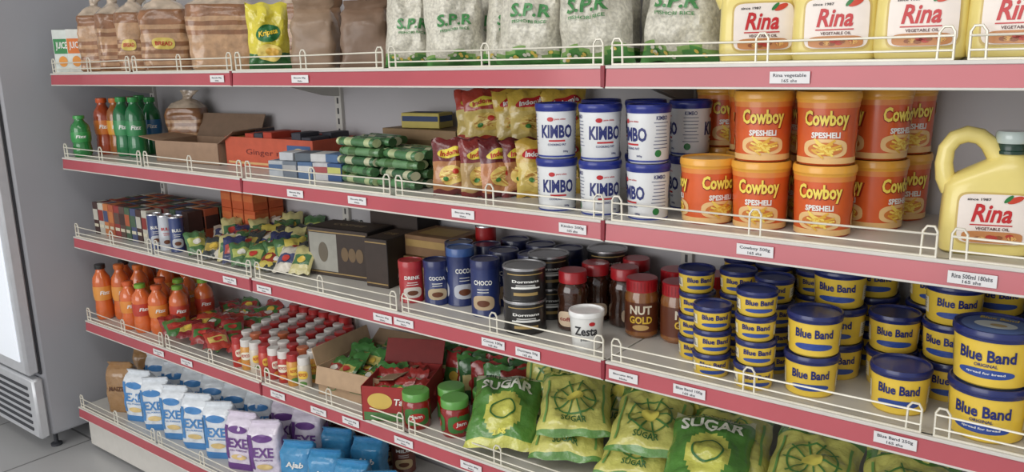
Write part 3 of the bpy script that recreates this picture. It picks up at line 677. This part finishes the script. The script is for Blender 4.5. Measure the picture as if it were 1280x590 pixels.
for x,y,r,h,b,l,t,bd in [(-1.285,1.285,.028,.095,pl(180,38,44),pl(180,38,44),"DRINK",ink(220,210,200)),(-1.225,1.305,.029,.10,NV,NVL,"COCOA",ink(196,176,140)),(-1.175,1.33,.031,.13,NV,pl(60,100,170),"COCOA",ink(190,194,204)),(-1.08,1.30,.0315,.122,NV,NVL,"CHOCO",ink(196,170,134))]:
    put("cocoa_tin",lambda mb:tin(mb,r,h,b,l,t,INKW,bd,.018),(x,y,z3),face(x,y,random.uniform(-.3,.3)))
put("soft_drink_can",lambda mb:tin(mb,.025,.15,pl(186,30,34),mat((200,200,204),.25,metal=.9),"COLA",INKW,None,.004),(-1.215,1.47,z3),.5)
for i,(x,y) in enumerate([(-1.235,1.395),(-1.165,1.41),(-1.095,1.385),(-1.02,1.39),(-1.14,1.485),(-1.06,1.475),(-.985,1.475)]):
    put("cocoa_tin",lambda mb:tin(mb,.033,.122,NV,pl(36,42,84),"COCOA",INKW,ink(196,170,134),.02),(x,y,z3),face(x,y,.3),key='ctin')
for x,y in [(-.95,1.265),(-.965,1.37),(-.885,1.475)]:
    for l in(0,1): put("coffee_tin",lambda mb:(tin(mb,.043,.067,pl(36,34,34),mat((190,190,192),.25,metal=.8,var=.02),"Dormans",INKW,None,.005),decal(mb,rect(.05,.006),cyl(.0422,.0008),ink(176,146,84),0,.016),decal(mb,rect(.06,.003),cyl(.0422,.0008),INKW,0,.028),decal(mb,rect(.08,.002),cyl(.0422,.0008),ink(176,146,84),0,.055)),(x,y,z3+l*.0675),face(x,y,.05),key='dtin')
for i,(x,y) in enumerate([(-.875,1.325),(-.868,1.40),(-.815,1.475),(-.80,1.40)]):
    put("instant_coffee_jar",coffeejar,(x,y,z3),face(x,y,.3*i-.3),key='cjar')
put("fruit_spread_cup",cup,(-.795,1.25,z3),face(-.79,1.25,-.05))
for x,y,r_ in [(-.742,1.365,-.05),(-.67,1.375,.5),(-.715,1.455,0),(-.64,1.46,.3)]:
    put("peanut_butter_jar",peanutjar,(x,y,z3),face(x,y,r_),key='pjar')
def bbs(x,y,n,r,h,rot=0,big=False):
    for l in range(n): put("margarine_tub",lambda mb:blueband(mb,r,h,big),(x+random.uniform(-.0015,.0015),y,z3+l*(h+.0003)),face(x,y,rot+random.uniform(-.25,.25)),key=('bb',r,h,big))
for a in [(-.605,1.315,4,.033,.041),(-.548,1.255,3,.033,.041),(-.540,1.345,4,.033,.041),(-.468,1.245,4,.0335,.041),(-.470,1.33,4,.033,.041),(-.57,1.43,4,.033,.041),(-.50,1.41,4,.033,.041),(-.43,1.41,4,.033,.041),(-.54,1.49,4,.033,.041),(-.46,1.485,4,.033,.041),
          (-.385,1.275,2,.043,.067),(-.375,1.37,3,.043,.061),(-.345,1.465,3,.043,.061),(-.290,1.375,2,.040,.061),(-.255,1.285,1,.044,.07),(-.25,1.465,3,.043,.061),(-.207,1.375,3,.042,.061),(-.16,1.465,3,.043,.061),(-.115,1.375,2,.043,.061),(-.065,1.465,3,.043,.061),(-.02,1.37,2,.043,.061)]:
    bbs(*a)
bbs(-.137,1.265,2,.053,.08,-.1,True); bbs(-.02,1.265,2,.053,.08,.2,True)
# --- fourth shelf
oc=(222,104,40)
for i,(x,y) in enumerate([(-2.69,1.255),(-2.635,1.29),(-2.57,1.32),(-2.68,1.33),(-2.625,1.37),(-2.55,1.40),(-2.68,1.41),(-2.60,1.46),(-2.53,1.48)]):
    put("orange_juice_bottle",lambda mb:soda(mb,oc,(230,150,60),(40,40,40) if i%3==0 else (220,110,40),.029,.185,24,True),(x,y,z4),face(x,y,.2),key=('oj',i%3==0))
for i,(x,y) in enumerate([(-2.51,1.25),(-2.445,1.255),(-2.385,1.275),(-2.325,1.31),(-2.46,1.33),(-2.395,1.355),(-2.46,1.42),(-2.33,1.40)]):
    put("orange_juice_bottle",lambda mb:soda(mb,(226,106,44),(196,60,40) if i%2 else (230,140,50),(120,170,50) if i%2 else (220,94,40),.029,.155,24,True),(x,y,z4),face(x,y,.2),key=('oj2',i%2))
it=[]
for i in range(50):
    c,c2=[((160,44,42),(70,124,60)),((70,124,60),(176,60,50)),((140,40,46),(206,180,80)),((190,66,50),(220,190,100))][i%4]
    x=-2.26+(i%10)*.036+random.uniform(-.01,.01); y=1.25+((i//10)%5)*.055+random.uniform(-.01,.01)
    it.append((lambda mb,c=c,c2=c2,i=i:sachet(mb,c,c2,.066,.085,.018,i),TR(x,y,z4+.012+random.uniform(0,.025),random.uniform(-.3,1.3),radians(-random.uniform(58,80)))))
group("spice_sachets",it)
it=[]
cp=[pl(222,218,212),pl(180,44,44),pl(204,110,70)]; bd=[pl(192,50,42),pl(198,66,48),pl(216,150,60),pl(186,56,54),pl(212,200,180)]
for j in range(6):
    for i in range(8):
        x=-1.93+i*.0405-(j*.018); y=1.245+j*.046
        it.append((lambda mb,b=bd[(i*2+j*3)%5],c=cp[(1 if (i+j)%3==0 else (2 if (i*j)%5==1 else 0)) if j<3 else (1 if i%2 else 0)],l=(i//2)%2:spicejar(mb,b,c,h=.085,lab=l),TR(x+random.uniform(-.002,.002),y,z4,face(x,y,random.uniform(-.4,.4)))))
group("spice_jars",it)
group("spice_jars",[(lambda mb,b=bd[i%5]:spicejar(mb,b,cp[1],.02,.10),TR(-2.0+i*.045,1.50,z4,.5)) for i in range(6)])
def greencarton(mb):
    carton(mb,.20,.21,.075,(184,152,118),(1,1,1,1),"",fl=.045,fa=(-1.35,.6,1.3,.2))
    decal(mb,ring2(.016,.016,.002),flat(-.105,.004),ink(60,120,60),-.05,.035); lines(mb,flat(-.105,.004),ink(60,120,60),.03,.05,.06,4,.008)
    T=mb.T.copy()
    for i in range(30):
        mb.T=T@TR(-.08+(i%6)*.032,-.08+(i//6)*.036,.03+random.uniform(0,.012),random.uniform(-.5,.5),radians(-random.uniform(35,80)))
        sachet(mb,*[((66,130,60),(200,190,100)),((76,136,66),(176,60,50))][i%4==0],.06,.07,.014,i)
    mb.T=T
put("open_carton_box",greencarton,(-1.50,1.355,z4),.12)
def redbox(mb):
    carton(mb,.15,.16,.085,(164,44,42),(0,1,0,0),"",fl=.06,fa=(1.,1.0,1,1))
    decal(mb,rect(.14,.02),flat(-.08,.0008),ink(70,120,60),0,.012); decal(mb,ell(.03,.02),flat(-.08,.0008),ink(214,180,80),-.03,.05); decal(mb,text("Tamu",.05,.016,.02,.2,step=0),flat(-.08,.0014),INKW,.03,.05)
    T=mb.T.copy()
    for i in range(14):
        mb.T=T@TR(-.055+(i%5)*.027,-.05+(i//5)*.045,.035,random.uniform(-.4,.4),radians(-random.uniform(30,60)))
        sachet(mb,(168,46,42),(80,134,60),.055,.065,.014,i)
    mb.T=T
put("seasoning_display_box",redbox,(-1.345,1.30,z4),.45)
for i,(x,y) in enumerate([(-1.255,1.25),(-1.205,1.315),(-1.155,1.27),(-1.125,1.345)]):
    put("jam_jar",lidjar,(x,y,z4),face(x,y,.2*i),key='ljar')
it=[]
for i in range(18):
    it.append((lambda mb,i=i:sachet(mb,*[((70,130,60),(176,60,50)),((54,104,56),(210,196,130)),((160,44,42),(70,124,60))][i%3],.075,.105,.024,i),TR(-1.36+(i%9)*.034,1.42+(i//9)*.05,z4+.003,.5+random.uniform(-.4,.4),radians(-random.uniform(5,18)))))
group("spice_pouches",it)
# sugar bags
SB=[(-.995,1.222,-.004,.5,-62,1),( -.85,1.25,.0,.35,-74,0),(-.84,1.27,.046,.45,-70,0),(-.70,1.25,.0,.3,-76,0),(-.69,1.28,.046,.35,-72,0),(-.55,1.26,0,.3,-76,0),(-.535,1.30,.040,.2,-74,0),(-.40,1.25,0,.2,-76,0),(-.39,1.28,.04,.15,-72,0),(-.24,1.25,.0,.1,-76,0),(-.23,1.27,.04,.1,-70,0),(-.08,1.25,0,0,-70,0),
    (-.97,1.38,.0,.4,-34,0),(-.83,1.42,.0,.3,-34,0),(-.67,1.42,.0,.3,-38,0),(-.545,1.222,.036,.3,-70,1)]
for i,(x,y,dz,rz,rx,k) in enumerate(SB):
    put("sugar_bag",lambda mb:sugarbag(mb,i,k),(x,y,z4+.03+dz),rz,radians(rx),radians(random.uniform(-6,6)),.92)
# --- bottom shelf
fl=[(-2.57,1.225,2),(-2.455,1.22,0),(-2.345,1.22,0),(-2.235,1.22,0),(-2.125,1.22,0),(-2.015,1.225,0),(-1.905,1.22,1),(-1.80,1.225,1)]
for i,(x,y,k) in enumerate(fl):
    put("flour_packet",lambda mb:flour(mb,k),(x,y,z5),face(x,y,-.55+random.uniform(-.18,.18)),0,radians(random.uniform(-2,2)))
    if k!=1: put("flour_packet",lambda mb:flour(mb,k if i%3 else 0),(x+.03,y+.115,z5),face(x,y,-.5+random.uniform(-.15,.15)))
for i,(x,y,k) in enumerate([(-1.87,1.345,1),(-1.77,1.34,1),(-2.64,1.35,2),(-2.62,1.46,2),(-2.51,1.46,2)]):
    put("flour_packet",lambda mb:flour(mb,k),(x,y,z5),face(x,y,-.4))
for i,(x,y) in enumerate([(-1.69,1.24),(-1.59,1.25),(-1.49,1.25),(-1.39,1.25),(-1.66,1.35),(-1.55,1.36)]):
    put("flour_packet",lambda mb:flour(mb,3,.088,.06,.13),(x,y,z5),face(x,y,-.3+random.uniform(-.2,.2)))
for i in range(6):
    x=-1.90+i*.075; put("chocolate_drink_tin",lambda mb:tin(mb,.033,.11,pl(120,60,44),pl(200,190,180),"MILO",INKW,ink(210,180,130),.014),(x,1.46,z5),face(x,1.46),key='milo')
# ------------------------------------------------------------ lights
def area(name,loc,target,sx,sy,e,col=(1,1,1)):
    l=bpy.data.lights.new(name,'AREA'); l.shape='RECTANGLE'; l.size=sx*K; l.size_y=sy*K; l.energy=e; l.color=col
    o=bpy.data.objects.new(name,l); scene.collection.objects.link(o); o.location=loc
    d=Vector(target)-Vector(loc); o.rotation_euler=d.to_track_quat('-Z','Y').to_euler(); TOP.append(o)
area("shop_front_daylight",(-1.6,-2.6,1.5),(-1.2,1.4,.8),3.5,1.9,102,(1,.99,.97))
area("ceiling_light_panel",(-.6,.1,2.36),(-.6,.25,0),2.8,.5,26,(1,.97,.93))
w=bpy.data.worlds.new("World"); scene.world=w; w.use_nodes=True
w.node_tree.nodes['Background'].inputs[0].default_value=(.95,.96,1,1); w.node_tree.nodes['Background'].inputs[1].default_value=.62
# ------------------------------------------------------------ camera
R=Vector((.794,.6074,-.0243)).normalized(); B=Vector((.5976,-.7727,.2140)); B=(B-B.dot(R)*R).normalized(); U=B.cross(R)
M=Matrix((R,U,B)).transposed().to_4x4(); M.translation=Vector((0,0,CAMZ*K))
# scale whole shop to real size
for o in TOP:
    if o.type=='LIGHT': o.location=o.location*K
    else: o.matrix_world=Matrix.Scale(K,4)@o.matrix_world if o.type!='EMPTY' else Matrix.Scale(K,4)
cam=bpy.data.objects.new("camera",bpy.data.cameras.new("camera")); scene.collection.objects.link(cam)
cam.matrix_world=M; cam.data.sensor_width=36; cam.data.lens=29.0; scene.camera=cam
